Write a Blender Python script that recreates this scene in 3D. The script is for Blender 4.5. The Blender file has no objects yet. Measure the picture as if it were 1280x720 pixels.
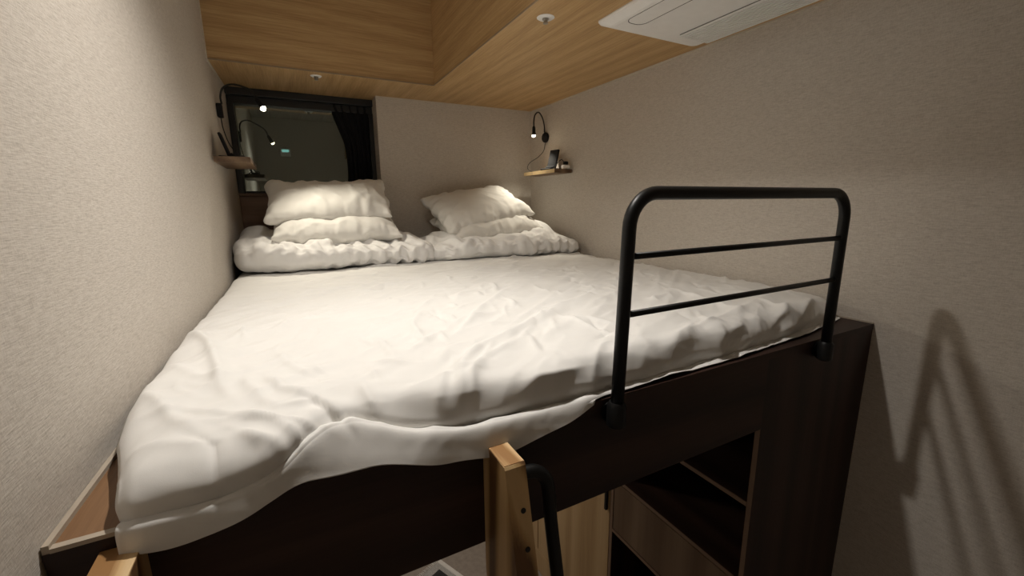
import bpy, bmesh, math, random
import numpy as np
from mathutils import Vector, Matrix

random.seed(7)
rng = np.random.default_rng(11)
scene = bpy.context.scene
COL = scene.collection

# ------------------------------------------------------------------ camera
CAM = np.array([0.0, 0.0, 2.04])
FPX = 525.1
RIGHT = np.array([0.8871688728593308, -0.4613272587481999, -0.010418798653214498])
UP = np.array([0.10122209425213806, 0.1725301516281998, 0.9797894847437187])
FWD = np.array([0.45020604023570815, 0.870293345438779, -0.19975989142033018])
cam_data = bpy.data.cameras.new('camera')
cam_data.sensor_fit = 'HORIZONTAL'
cam_data.sensor_width = 36.0
cam_data.lens = FPX / 1280 * 36
cam_data.clip_start = 0.02
cam = bpy.data.objects.new('camera', cam_data)
COL.objects.link(cam)
cam.matrix_world = Matrix(((RIGHT[0], UP[0], -FWD[0], CAM[0]),
                           (RIGHT[1], UP[1], -FWD[1], CAM[1]),
                           (RIGHT[2], UP[2], -FWD[2], CAM[2]),
                           (0, 0, 0, 1)))
scene.camera = cam


def at(px, py, ax, val):
    """point seen at a pixel, on the plane where coordinate ax equals val"""
    d = RIGHT * (px - 640) / FPX - UP * (py - 360) / FPX + FWD
    return CAM + d * (val - CAM[ax]) / d[ax]


# ------------------------------------------------------------------ world, exposure
world = bpy.data.worlds.new('night')
scene.world = world
world.use_nodes = True
world.node_tree.nodes['Background'].inputs[0].default_value = (0.010, 0.013, 0.014, 1)
world.node_tree.nodes['Background'].inputs[1].default_value = 0.3
vs = scene.view_settings
vs.view_transform = 'Standard'
vs.look = 'None'
vs.gamma = 1.0
vs.use_curve_mapping = False
vs.exposure = 0.18

POWER_DOWNLIGHT = 55.0
POWER_READING_WINDOW = 15.0
POWER_READING_CORNER = 10.0
POWER_UNDERBED = 4.5

# ------------------------------------------------------------------ plan of the room
XL = lambda y: -0.283 + (y - 0.59) * 0.019      # left wall
XR = lambda y: 1.558 - (y - 0.59) * 0.011       # right wall
YB = 2.66        # back wall
YW = 2.84        # window plane
XN = 0.503       # left end of the back wall, beside the window niche
ZS = 2.649       # underside of dropped soffit
YS, XS = 2.318, 0.745   # inner edges of the soffit
ZC = 3.12        # ceiling of the well
YR = -0.75       # wall behind
YF = 0.592       # front face of the bed frame
ZT = 1.663       # top of the bed frame
ZM = 1.735       # top of the mattress


# ------------------------------------------------------------------ small helpers
def tag(o, label=None, cat=None, group=None, kind=None):
    if label: o['label'] = label
    if cat: o['category'] = cat
    if group: o['group'] = group
    if kind: o['kind'] = kind
    return o


def empty(name, loc, label=None, cat=None, group=None, kind=None, rot=(0, 0, 0)):
    o = bpy.data.objects.new(name, None)
    COL.objects.link(o)
    o.location = loc
    o.rotation_euler = rot
    o.empty_display_size = 0.05
    return tag(o, label, cat, group, kind)


def link(name, me, mat=None, parent=None, smooth=False):
    if mat is not None and len(me.materials) == 0:
        me.materials.append(mat)
    if smooth:
        me.polygons.foreach_set('use_smooth', [True] * len(me.polygons))
    o = bpy.data.objects.new(name, me)
    COL.objects.link(o)
    if parent is not None:
        o.parent = parent
        # geometry is written in world coordinates; undo the parent's placement
        m = parent
        mw = Matrix.Identity(4)
        chain = []
        while m is not None:
            chain.append(m)
            m = m.parent
        for c in reversed(chain):
            mw = mw @ c.matrix_parent_inverse @ Matrix.LocRotScale(c.location, c.rotation_euler, c.scale)
        o.matrix_parent_inverse = mw.inverted()
    return o


def from_bm(name, bm, mat, parent=None, smooth=False):
    me = bpy.data.meshes.new(name)
    bmesh.ops.recalc_face_normals(bm, faces=bm.faces)
    bm.to_mesh(me)
    bm.free()
    return link(name, me, mat, parent, smooth)


def from_np(name, verts, faces, mat, parent=None, smooth=True):
    me = bpy.data.meshes.new(name)
    me.from_pydata([tuple(v) for v in verts], [], faces)
    me.validate()
    me.update()
    return link(name, me, mat, parent, smooth)


def add_box(bm, lo, hi, bevel=0.0, seg=2, m=None):
    r = bmesh.ops.create_cube(bm, size=1.0)
    vs_ = r['verts']
    for v in vs_:
        v.co = Vector([lo[i] + (v.co[i] + 0.5) * (hi[i] - lo[i]) for i in range(3)])
    if bevel > 0:
        es = list({e for v in vs_ for e in v.link_edges})
        r2 = bmesh.ops.bevel(bm, geom=es, offset=bevel, segments=seg, profile=0.5, affect='EDGES')
        vs_ = list({v for f in r2['faces'] for v in f.verts} | {v for v in vs_ if v.is_valid})
    if m is not None:
        bmesh.ops.transform(bm, matrix=m, verts=[v for v in vs_ if v.is_valid])
    return vs_


def box(name, lo, hi, mat, parent=None, bevel=0.0, seg=2):
    bm = bmesh.new()
    add_box(bm, lo, hi, bevel, seg)
    return from_bm(name, bm, mat, parent)


def prism(name, poly, axis, a, b, mat, parent=None, bevel=0.0):
    """extrude a polygon (2-D, the other two axes in order) along axis from a to b"""
    bm = bmesh.new()
    def P(q, t):
        c = list(q)
        c.insert(axis, t)
        return Vector(c)
    v0 = [bm.verts.new(P(q, a)) for q in poly]
    v1 = [bm.verts.new(P(q, b)) for q in poly]
    n = len(poly)
    bm.faces.new(v0)
    bm.faces.new(list(reversed(v1)))
    for i in range(n):
        bm.faces.new((v0[i], v1[i], v1[(i + 1) % n], v0[(i + 1) % n]))
    if bevel > 0:
        bmesh.ops.recalc_face_normals(bm, faces=bm.faces)
        bmesh.ops.bevel(bm, geom=list(bm.edges), offset=bevel, segments=2, profile=0.5, affect='EDGES')
    return from_bm(name, bm, mat, parent)


def smooth_path(pts, n=8):
    pts = [np.array(p, float) for p in pts]
    P = [2 * pts[0] - pts[1]] + pts + [2 * pts[-1] - pts[-2]]
    out = []
    for i in range(1, len(P) - 2):
        for k in range(n):
            t = k / n
            a, b, c, d = P[i - 1], P[i], P[i + 1], P[i + 2]
            out.append(0.5 * (2 * b + (c - a) * t + (2 * a - 5 * b + 4 * c - d) * t * t + (3 * b - a - 3 * c + d) * t ** 3))
    out.append(pts[-1])
    return out


def add_tube(bm, pts, r, seg=10, cap=True):
    pts = [Vector(p) for p in pts]
    n = len(pts)
    rs = r if hasattr(r, '__len__') else [r] * n
    rings = []
    t0 = (pts[1] - pts[0]).normalized()
    ref = Vector((0, 0, 1)) if abs(t0.z) < 0.9 else Vector((1, 0, 0))
    side = t0.cross(ref).normalized()
    for i, p in enumerate(pts):
        t = (pts[min(i + 1, n - 1)] - pts[max(i - 1, 0)]).normalized()
        side = (side - t * side.dot(t)).normalized()
        up = t.cross(side)
        rings.append([bm.verts.new(p + (side * math.cos(2 * math.pi * k / seg) + up * math.sin(2 * math.pi * k / seg)) * rs[i]) for k in range(seg)])
    for i in range(n - 1):
        for k in range(seg):
            bm.faces.new((rings[i][k], rings[i][(k + 1) % seg], rings[i + 1][(k + 1) % seg], rings[i + 1][k]))
    if cap:
        bm.faces.new(list(reversed(rings[0])))
        bm.faces.new(rings[-1])


def tube(name, pts, r, mat, parent=None, seg=10):
    bm = bmesh.new()
    add_tube(bm, pts, r, seg)
    return from_bm(name, bm, mat, parent, smooth=True)


def lathe(name, prof, mat, origin, axis, parent=None, seg=24):
    """prof: (radius, height along axis) pairs"""
    ax = Vector(axis).normalized()
    s = ax.cross(Vector((0, 0, 1)) if abs(ax.z) < 0.9 else Vector((1, 0, 0))).normalized()
    u = ax.cross(s)
    o = Vector(origin)
    bm = bmesh.new()
    rings = []
    for r, h in prof:
        rings.append([bm.verts.new(o + ax * h + (s * math.cos(2 * math.pi * k / seg) + u * math.sin(2 * math.pi * k / seg)) * max(r, 1e-5)) for k in range(seg)])
    for i in range(len(prof) - 1):
        for k in range(seg):
            bm.faces.new((rings[i][k], rings[i][(k + 1) % seg], rings[i + 1][(k + 1) % seg], rings[i + 1][k]))
    bm.faces.new(list(reversed(rings[0])))
    bm.faces.new(rings[-1])
    bmesh.ops.remove_doubles(bm, verts=bm.verts, dist=1e-4)
    ob = from_bm(name, bm, mat, parent, smooth=True)
    es = ob.modifiers.new('edges', 'EDGE_SPLIT')
    es.split_angle = math.radians(40)
    return ob


# ------------------------------------------------------------------ noise in numpy
def _hash(ix, iy, iz):
    h = (ix * 374761393 + iy * 668265263 + iz * 2147483647 + 1274126177) & 0xFFFFFFFF
    h = ((h ^ (h >> 13)) * 1274126177) & 0xFFFFFFFF
    h = (h ^ (h >> 16)) & 0xFFFFFFFF
    return h / 4294967295.0 * 2 - 1


def vnoise(p):
    p = np.asarray(p, float)
    i = np.floor(p).astype(np.int64)
    f = p - i
    f = f * f * f * (f * (f * 6 - 15) + 10)
    out = 0
    for dx in (0, 1):
        for dy in (0, 1):
            for dz in (0, 1):
                w = (f[..., 0] if dx else 1 - f[..., 0]) * (f[..., 1] if dy else 1 - f[..., 1]) * (f[..., 2] if dz else 1 - f[..., 2])
                out = out + w * _hash(i[..., 0] + dx, i[..., 1] + dy, i[..., 2] + dz)
    return out


def fbm(p, octs=3):
    out, a, p = 0, 1.0, np.asarray(p, float)
    for k in range(octs):
        out = out + a * vnoise(p + 17.3 * k)
        a *= 0.5
        p = p * 2.03
    return out


# ------------------------------------------------------------------ materials
def new_mat(name):
    m = bpy.data.materials.new(name)
    m.use_nodes = True
    nt = m.node_tree
    b = nt.nodes['Principled BSDF']
    return m, nt, b


def N(nt, kind, **kw):
    n = nt.nodes.new(kind)
    for k, v in kw.items():
        if k in n.inputs.keys():
            n.inputs[k].default_value = v
        else:
            setattr(n, k, v)
    return n


def coords(nt, scale, rot=(0, 0, 0), kind='Object'):
    tc = N(nt, 'ShaderNodeTexCoord')
    mp = N(nt, 'ShaderNodeMapping')
    mp.inputs['Scale'].default_value = scale
    mp.inputs['Rotation'].default_value = rot
    nt.links.new(tc.outputs[kind], mp.inputs[0])
    return mp.outputs[0]


def ramp(nt, fac, stops):
    r = N(nt, 'ShaderNodeValToRGB')
    el = r.color_ramp.elements
    while len(el) < len(stops):
        el.new(0.5)
    for e, (p, c) in zip(el, stops):
        e.position = p
        e.color = (*c, 1)
    nt.links.new(fac, r.inputs[0])
    return r.outputs[0]


def bump(nt, b, height, strength, dist):
    bp = N(nt, 'ShaderNodeBump')
    bp.inputs['Strength'].default_value = strength
    bp.inputs['Distance'].default_value = dist
    nt.links.new(height, bp.inputs['Height'])
    nt.links.new(bp.outputs[0], b.inputs['Normal'])


def plain(name, col, rough=0.5, metal=0.0, var=0.06, scale=30.0, spec=0.5):
    m, nt, b = new_mat(name)
    v = coords(nt, (scale, scale, scale))
    n = N(nt, 'ShaderNodeTexNoise', Scale=1.0, Detail=3.0)
    nt.links.new(v, n.inputs['Vector'])
    lo = tuple(c * (1 - var) for c in col)
    hi = tuple(min(1, c * (1 + var)) for c in col)
    nt.links.new(ramp(nt, n.outputs['Fac'], [(0.3, lo), (0.7, hi)]), b.inputs['Base Color'])
    b.inputs['Roughness'].default_value = rough
    b.inputs['Metallic'].default_value = metal
    b.inputs['Specular IOR Level'].default_value = spec
    return m


def wallpaper(name, along):
    """woven linen wallpaper: short horizontal dashes"""
    m, nt, b = new_mat(name)
    sc = [1, 1, 1]
    sc[along] = 62
    sc[2] = 620
    v = coords(nt, sc)
    n1 = N(nt, 'ShaderNodeTexNoise', Scale=1.0, Detail=2.5, Roughness=0.6)
    nt.links.new(v, n1.inputs['Vector'])
    sc2 = [1, 1, 1]
    sc2[along] = 600
    sc2[2] = 170
    v2 = coords(nt, sc2)
    n2 = N(nt, 'ShaderNodeTexNoise', Scale=1.0, Detail=2.0)
    nt.links.new(v2, n2.inputs['Vector'])
    mx = N(nt, 'ShaderNodeMix')
    mx.data_type = 'FLOAT'
    mx.inputs[0].default_value = 0.35
    nt.links.new(n1.outputs['Fac'], mx.inputs[2])
    nt.links.new(n2.outputs['Fac'], mx.inputs[3])
    nt.links.new(ramp(nt, mx.outputs[0], [(0.33, (0.49, 0.44, 0.385)), (0.5, (0.62, 0.565, 0.50)), (0.68, (0.71, 0.66, 0.595))]), b.inputs['Base Color'])
    b.inputs['Roughness'].default_value = 0.75
    b.inputs['Specular IOR Level'].default_value = 0.25
    bump(nt, b, mx.outputs[0], 0.5, 0.0015)
    return m


def wood(name, grain, cols, across=26.0, rough=0.5, lines=0.55, bumpd=0.0006, spec=0.35):
    """grain: axis along which the fibres run; cols dark, mid, light"""
    m, nt, b = new_mat(name)
    sc = [across] * 3
    sc[grain] = across * 0.055
    v = coords(nt, sc)
    wob = N(nt, 'ShaderNodeTexNoise', Scale=0.35, Detail=2.0)
    nt.links.new(v, wob.inputs['Vector'])
    big = N(nt, 'ShaderNodeTexWave', Scale=0.16, Distortion=9.0, Detail=3.0)
    big.inputs['Detail Scale'].default_value = 0.8
    big.wave_type = 'BANDS'
    big.bands_direction = 'DIAGONAL'
    nt.links.new(v, big.inputs['Vector'])
    sc2 = [across * 4.2] * 3
    sc2[grain] = across * 0.13
    v2 = coords(nt, sc2)
    fine = N(nt, 'ShaderNodeTexNoise', Scale=1.0, Detail=4.0, Roughness=0.7)
    nt.links.new(v2, fine.inputs['Vector'])
    mx = N(nt, 'ShaderNodeMix')
    mx.data_type = 'FLOAT'
    mx.inputs[0].default_value = lines
    nt.links.new(big.outputs['Fac'], mx.inputs[2])
    nt.links.new(fine.outputs['Fac'], mx.inputs[3])
    mx2 = N(nt, 'ShaderNodeMix')
    mx2.data_type = 'FLOAT'
    mx2.inputs[0].default_value = 0.25
    nt.links.new(mx.outputs[0], mx2.inputs[2])
    nt.links.new(wob.outputs['Fac'], mx2.inputs[3])
    nt.links.new(ramp(nt, mx2.outputs[0], [(0.30, cols[0]), (0.5, cols[1]), (0.70, cols[2])]), b.inputs['Base Color'])
    b.inputs['Roughness'].default_value = rough
    b.inputs['Specular IOR Level'].default_value = spec
    bump(nt, b, fine.outputs['Fac'], 0.4, bumpd)
    return m


def cotton(name, col):
    m, nt, b = new_mat(name)
    v = coords(nt, (900, 900, 900))
    n = N(nt, 'ShaderNodeTexNoise', Scale=1.0, Detail=1.0)
    nt.links.new(v, n.inputs['Vector'])
    v2 = coords(nt, (14, 14, 14))
    n2 = N(nt, 'ShaderNodeTexNoise', Scale=1.0, Detail=4.0)
    nt.links.new(v2, n2.inputs['Vector'])
    nt.links.new(ramp(nt, n2.outputs['Fac'], [(0.3, tuple(c * 0.97 for c in col)), (0.7, col)]), b.inputs['Base Color'])
    b.inputs['Roughness'].default_value = 0.8
    b.inputs['Specular IOR Level'].default_value = 0.2
    b.inputs['Sheen Weight'].default_value = 0.08
    bump(nt, b, n.outputs['Fac'], 0.15, 0.0006)
    return m


def emit(name, col, strength):
    m, nt, b = new_mat(name)
    b.inputs['Base Color'].default_value = (*col, 1)
    b.inputs['Emission Color'].default_value = (*col, 1)
    b.inputs['Emission Strength'].default_value = strength
    return m


OAK = ((0.36, 0.215, 0.090), (0.51, 0.325, 0.148), (0.63, 0.43, 0.22))
M_wall_y = wallpaper('wallpaper_along_y', 1)
M_wall_x = wallpaper('wallpaper_along_x', 0)
M_oak_x = wood('oak_veneer_x', 0, OAK, across=46, lines=0.86)
M_oak_y = wood('oak_veneer_y', 1, OAK, across=46, lines=0.86)
M_bead = plain('pale_caulk_bead', (0.62, 0.56, 0.47), 0.6)
M_band = plain('oak_edge_banding', (0.34, 0.25, 0.16), 0.45)
M_pine_edge = plain('pale_pine_edge', (0.55, 0.40, 0.21), 0.5)
M_dark_x = wood('dark_walnut_x', 0, ((0.020, 0.0085, 0.0062), (0.032, 0.0140, 0.0100), (0.046, 0.0215, 0.0155)), across=30, rough=0.5)
M_dark_y = wood('dark_walnut_y', 1, ((0.040, 0.020, 0.014), (0.060, 0.031, 0.021), (0.085, 0.046, 0.032)), across=30, rough=0.5)
M_dark_z = wood('dark_walnut_z', 2, ((0.020, 0.0085, 0.0062), (0.032, 0.0140, 0.0100), (0.046, 0.0215, 0.0155)), across=30, rough=0.5)
M_shelf_edge = plain('walnut_edge_band', (0.21, 0.135, 0.09), 0.5)
M_lip = plain('pale_lip', (0.45, 0.38, 0.30), 0.5)
M_ledge = wood('ledge_wood', 1, ((0.20, 0.105, 0.05), (0.28, 0.155, 0.075), (0.36, 0.21, 0.11)), across=30, rough=0.5)
M_pine_z = wood('pine_z', 2, ((0.15, 0.075, 0.03), (0.47, 0.29, 0.125), (0.64, 0.44, 0.22)), across=52, rough=0.5, lines=0.25)
M_pine_end = wood('pine_end_grain', 1, ((0.33, 0.17, 0.06), (0.62, 0.41, 0.20), (0.72, 0.52, 0.29)), across=60, rough=0.6, lines=0.3)
M_ply_z = wood('light_veneer_z', 2, ((0.38, 0.245, 0.12), (0.47, 0.32, 0.165), (0.54, 0.38, 0.21)), across=22, rough=0.5)
M_shelfwood = wood('shelf_wood', 1, ((0.10, 0.06, 0.036), (0.17, 0.11, 0.068), (0.25, 0.17, 0.105)), across=40, rough=0.5)
M_black = plain('black_powder_coat', (0.0065, 0.0065, 0.0065), 0.42, var=0.1, scale=200, spec=0.3)
M_plastic = plain('black_plastic', (0.012, 0.012, 0.013), 0.7, spec=0.2)
M_rubber = plain('black_cable', (0.010, 0.010, 0.010), 0.55)
M_white = plain('white_plastic', (0.88, 0.87, 0.85), 0.4, var=0.02)
M_grille = plain('white_grille', (0.86, 0.85, 0.83), 0.5, var=0.02)
M_gbed = plain('grille_recess', (0.22, 0.215, 0.20), 0.7)
M_gap = plain('dark_gap', (0.02, 0.02, 0.02), 0.8)
M_steel = plain('brushed_steel', (0.42, 0.40, 0.36), 0.35, metal=1.0)
M_alu = plain('black_window_frame', (0.016, 0.017, 0.018), 0.4)
M_sheet = cotton('white_cotton_sheet', (0.80, 0.785, 0.755))
M_duvet = cotton('white_duvet_cover', (0.80, 0.785, 0.765))
M_pillow = cotton('white_pillow_case', (0.81, 0.79, 0.745))
M_matt = cotton('mattress_ticking', (0.62, 0.60, 0.56))
M_curtain = plain('charcoal_curtain', (0.017, 0.017, 0.019), 0.9, var=0.2, scale=60, spec=0.1)
M_floor = plain('grey_vinyl_floor', (0.33, 0.29, 0.255), 0.55, var=0.12, scale=40)
M_head = wood('headboard_walnut', 0, ((0.17, 0.112, 0.085), (0.23, 0.155, 0.118), (0.29, 0.20, 0.155)), across=26, rough=0.55)
M_rug_dark = plain('charcoal_pile', (0.035, 0.035, 0.037), 0.95, var=0.35, scale=150)
M_rug_grey = plain('speckled_grey_pile', (0.45, 0.45, 0.44), 0.95, var=0.45, scale=260)
M_rug_white = plain('white_yarn', (0.82, 0.81, 0.79), 0.9)
M_bulb = emit('warm_bulb', (1.0, 0.86, 0.62), 30.0)
M_disc = emit('downlight_disc', (1.0, 0.93, 0.82), 30.0)

# window glass: dark night behind, the room mirrored in both panes
M_glass, nt, b = new_mat('night_glass')
v = coords(nt, (4, 4, 4))
n = N(nt, 'ShaderNodeTexNoise', Scale=1.0)
nt.links.new(v, n.inputs['Vector'])
nt.links.new(ramp(nt, n.outputs['Fac'], [(0.3, (0.040, 0.047, 0.043)), (0.7, (0.050, 0.058, 0.052))]), b.inputs['Base Color'])
b.inputs['Roughness'].default_value = 0.015
b.inputs['IOR'].default_value = 3.4
b.inputs['Specular Tint'].default_value = (0.88, 1.0, 0.92, 1)


# ------------------------------------------------------------------ the room shell
def quad_prism(name, pts, z0, z1, mat, parent=None):
    return prism(name, pts, 2, z0, z1, mat, parent)


T = 0.08
tag(quad_prism('floor', [(XL(YR) - T, YR - T), (XR(YR) + T, YR - T), (XR(YW) + T, YW + T), (XL(YW) - T, YW + T)], -0.08, 0.0, M_floor), kind='structure')
tag(quad_prism('wall_left', [(XL(YR), YR), (XL(YW), YW), (XL(YW) - T, YW), (XL(YR) - T, YR)], 0, 3.18, M_wall_y), kind='structure')
tag(quad_prism('wall_right', [(XR(YR), YR), (XR(YR) + T, YR), (XR(YW) + T, YW), (XR(YW), YW)], 0, 3.18, M_wall_y), kind='structure')
tag(quad_prism('wall_back', [(XN, YB), (XR(YB), YB), (XR(YB), YW + T), (XN, YW + T)], 0, ZS, M_wall_x), kind='structure')
tag(box('wall_front', (XL(YR) - T, YR - T, 0), (XR(YR) + T, YR, 3.18), M_wall_x), kind='structure')
# wall with the window in the niche: below and above the opening
WZ0, WZ1 = 2.105, 2.640
tag(box('wall_niche', (XL(YW) - T, YW, 0), (XN, YW + T, WZ0), M_wall_x), kind='structure')

ceil = empty('ceiling', (0.6, 1.0, ZC), kind='structure')
quad_prism('ceiling_panel', [(XL(YR), YR), (XR(YR), YR), (XR(YW), YW + T), (XL(YW), YW + T)], ZC, ZC + 0.06, M_wall_x, ceil)
quad_prism('soffit_panel', [(XL(YS), YS), (XS, YS), (XS, YR), (XR(YR), YR), (XR(YW), YW + T), (XL(YW), YW + T)], ZS, ZS + 0.006, M_oak_y, ceil)
quad_prism('fascia_panel', [(XL(YS), YS + 0.004), (XS + 0.004, YS + 0.004), (XS + 0.004, YS + 0.02), (XL(YS), YS + 0.02)], ZS + 0.006, ZC, M_oak_x, ceil)
quad_prism('fascia_panel', [(XS + 0.004, YR), (XS + 0.02, YR), (XS + 0.02, YS + 0.004), (XS + 0.004, YS + 0.004)], ZS + 0.006, ZC, M_oak_y, ceil)
quad_prism('edge_band', [(XL(YS), YS - 0.002), (XS - 0.002, YS - 0.002), (XS - 0.002, YR), (XS, YR), (XS, YS), (XL(YS), YS)], ZS, ZS + 0.006, M_band, ceil)

# beads of caulk where the soffit meets the walls
c = 0.006
tag(quad_prism('trim_1', [(XR(YR), YR), (XR(YB), YB), (XR(YB) - c, YB), (XR(YR) - c, YR)], ZS - c, ZS, M_bead), kind='structure')
tag(box('trim_2', (XN, YB - c, ZS - c), (XR(YB) - c, YB, ZS), M_bead), kind='structure')
tag(quad_prism('trim_3', [(XL(YS), YS), (XL(YW), YW - 0.05), (XL(YW) + c, YW - 0.05), (XL(YS) + c, YS)], ZS - c, ZS, M_bead), kind='structure')
tag(quad_prism('trim_4', [(XL(YS), YS - 0.008), (XL(YS) + 0.005, YS - 0.008), (XL(YS) + 0.005, YS - 0.002), (XL(YS), YS - 0.002)], ZS, ZC, M_bead), kind='structure')

# ------------------------------------------------------------------ window in the niche
win = empty('window_1', (0.13, YW, WZ0), kind='structure')
xl_w = XL(YW)
fy0, fy1 = YW - 0.055, YW + 0.03
box('frame_head', (xl_w, fy0 - 0.02, WZ1 - 0.028), (XN, fy1, ZS - 0.001), M_alu, win, 0.002)
box('frame_head', (xl_w, fy0 + 0.012, WZ1 - 0.066), (XN, fy1, WZ1 - 0.028), M_alu, win, 0.002)
box('frame_jamb', (xl_w, fy0, WZ0), (xl_w + 0.030, fy1, WZ1 - 0.066), M_alu, win, 0.002)
box('frame_jamb', (XN - 0.026, fy0, WZ0), (XN, fy1, WZ1 - 0.066), M_alu, win, 0.002)
box('frame_sill', (xl_w + 0.030, fy0 + 0.03, WZ0), (XN - 0.026, fy1, WZ0 + 0.012), M_alu, win, 0.002)
box('pane', (xl_w + 0.030, YW - 0.008, WZ0 + 0.012), (XN - 0.026, YW + 0.008, WZ1 - 0.066), M_glass, win)

# dark curtain gathered at the right jamb
def make_curtain():
    z0, z1 = WZ0 + 0.014, WZ1 - 0.03
    nz, nx = 40, 90
    V = np.zeros((nz, nx, 3))
    for i in range(nz):
        t = i / (nz - 1)
        z = z0 + (z1 - z0) * t
        # gathered: broad at the head, drawn in below
        left = 0.330 - 0.055 * max(0, (t - 0.55) / 0.45) ** 1.3 + 0.012 * math.sin(t * 5) - 0.0
        right = XN - 0.029
        s = np.linspace(0, 1, nx)
        ph = s * 2 * math.pi * 5.2 + 0.5 * np.sin(3 * s + t * 1.2)
        V[i, :, 0] = left + (right - left) * s + 0.006 * np.sin(ph * 2 + 1)
        V[i, :, 1] = YW - 0.036 + 0.016 * np.sin(ph) * (0.8 + 0.2 * np.sin(7 * s + 2 * t)) + 0.0
        V[i, :, 2] = z
    faces = [(i * nx + j, i * nx + j + 1, (i + 1) * nx + j + 1, (i + 1) * nx + j) for i in range(nz - 1) for j in range(nx - 1)]
    cur = empty('curtain', (0.40, YW - 0.036, z0), 'charcoal curtain gathered at the side of the dark window', 'curtain')
    o = from_np('drape', V.reshape(-1, 3), faces, M_curtain, cur)
    sm = o.modifiers.new('thick', 'SOLIDIFY')
    sm.thickness = 0.003
    tube('curtain_rail', [(xl_w + 0.032, YW - 0.036, z1 - 0.002), (XN - 0.03, YW - 0.036, z1 - 0.002)], 0.005, M_alu, cur)
make_curtain()

# headboard panel below the window
hb = empty('headboard', (0.13, YW - 0.04, ZT), 'dark brown wooden headboard panel below the window', 'headboard')
box('panel', (XL(YW) + 0.001, YW - 0.050, ZT + 0.001), (XN - 0.001, YW - 0.001, WZ0 - 0.018), M_head, hb, 0.002)
box('niche_shelf', (XL(YW) + 0.002, YB, ZT - 0.06), (XN - 0.001, YW - 0.0515, ZT), M_head, hb)
box('cap_board', (XL(YW) + 0.001, YW - 0.060, WZ0 - 0.018), (XN - 0.001, YW - 0.001, WZ0 - 0.001), M_head, hb, 0.003)

# ------------------------------------------------------------------ bed frame
bed = empty('loft_bed', (0.63, 0.6, 0), 'dark brown wooden loft bed frame with a deep front board', 'loft bed')
XP = 1.034
g = 0.0015
quad_prism('front_board', [(XL(YF) + g, YF), (XP, YF), (XP, YF + 0.0135), (XL(YF) + g, YF + 0.0135)], 1.452, ZT - 0.018, M_dark_x, bed)
quad_prism('end_panel', [(XP, YF), (XR(YF) - g, YF), (XR(YF) - g, YF + 0.014), (XP, YF + 0.014)], 0.001, ZT - 0.018, M_dark_z, bed)
box('edge_band', (XP - 0.0015, YF + 0.0005, 0.002), (XP, YF + 0.0135, 1.452), M_shelf_edge, bed)
# ledge boards on top
quad_prism('top_ledge', [(XL(YF) + g, YF - 0.001), (XR(YF) - g, YF - 0.001), (XR(0.70) - g, 0.70), (XL(0.70) + g, 0.70)], ZT - 0.018, ZT, M_dark_x, bed)
quad_prism('side_ledge', [(XL(0.594) + 0.008, 0.600), (XL(0.594) + 0.10, 0.600), (XL(2.6) + 0.10, 2.6), (XL(2.6) + 0.008, 2.6)], ZT, ZT + 0.0035, M_ledge, bed)
quad_prism('wall_strip', [(XL(0.594) + g, YF), (XL(0.594) + 0.008, YF), (XL(2.6) + 0.008, 2.6), (XL(2.6) + g, 2.6)], ZT, ZT + 0.010, M_lip, bed)
quad_prism('ledge_lip', [(XL(0.594) + 0.008, YF - 0.001), (XL(0.594) + 0.13, YF - 0.001), (XL(0.594) + 0.13, 0.600), (XL(0.594) + 0.008, 0.600)], ZT, ZT + 0.0055, M_lip, bed)
quad_prism('wall_strip', [(XR(0.594) - g, YF), (XR(2.6) - g, 2.6), (XR(2.6) - 0.006, 2.6), (XR(0.594) - 0.006, YF)], ZT, ZT + 0.004, M_lip, bed)
quad_prism('mattress_deck', [(XL(0.70) + g, 0.70), (XR(0.70) - g, 0.70), (XR(YB) - g, YB - g), (XL(YB) + g, YB - g)], ZT - 0.06, ZT, M_dark_x, bed)
quad_prism('side_beam', [(XL(0.62) + g, 0.622), (XL(0.62) + 0.05, 0.622), (XL(2.6) + 0.05, 2.6), (XL(2.6) + g, 2.6)], 1.452, ZT - 0.061, M_dark_y, bed)

# mattress under the sheet
bm = bmesh.new()
add_box(bm, (-0.19, 0.700, ZT + 0.005), (1.48, 2.63, ZM - 0.022), 0.025, 4)
mat_o = empty('mattress', (0.65, 1.6, ZT + 0.005), 'mattress under the white sheet on the loft bed', 'mattress')
from_bm('mattress_core', bm, M_matt, mat_o, True)


# ------------------------------------------------------------------ bed sheet
def catmull(P, t):
    """P (k, n, 3) control rows; t array in [0, k-1]"""
    k = P.shape[0]
    i = np.clip(np.floor(t).astype(int), 0, k - 2)
    f = (t - i)[:, None, None]
    a = P[np.clip(i - 1, 0, k - 1)]
    b_ = P[i]
    c_ = P[i + 1]
    d = P[np.clip(i + 2, 0, k - 1)]
    return 0.5 * (2 * b_ + (c_ - a) * f + (2 * a - 5 * b_ + 4 * c_ - d) * f ** 2 + (3 * b_ - a - 3 * c_ + d) * f ** 3)


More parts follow.
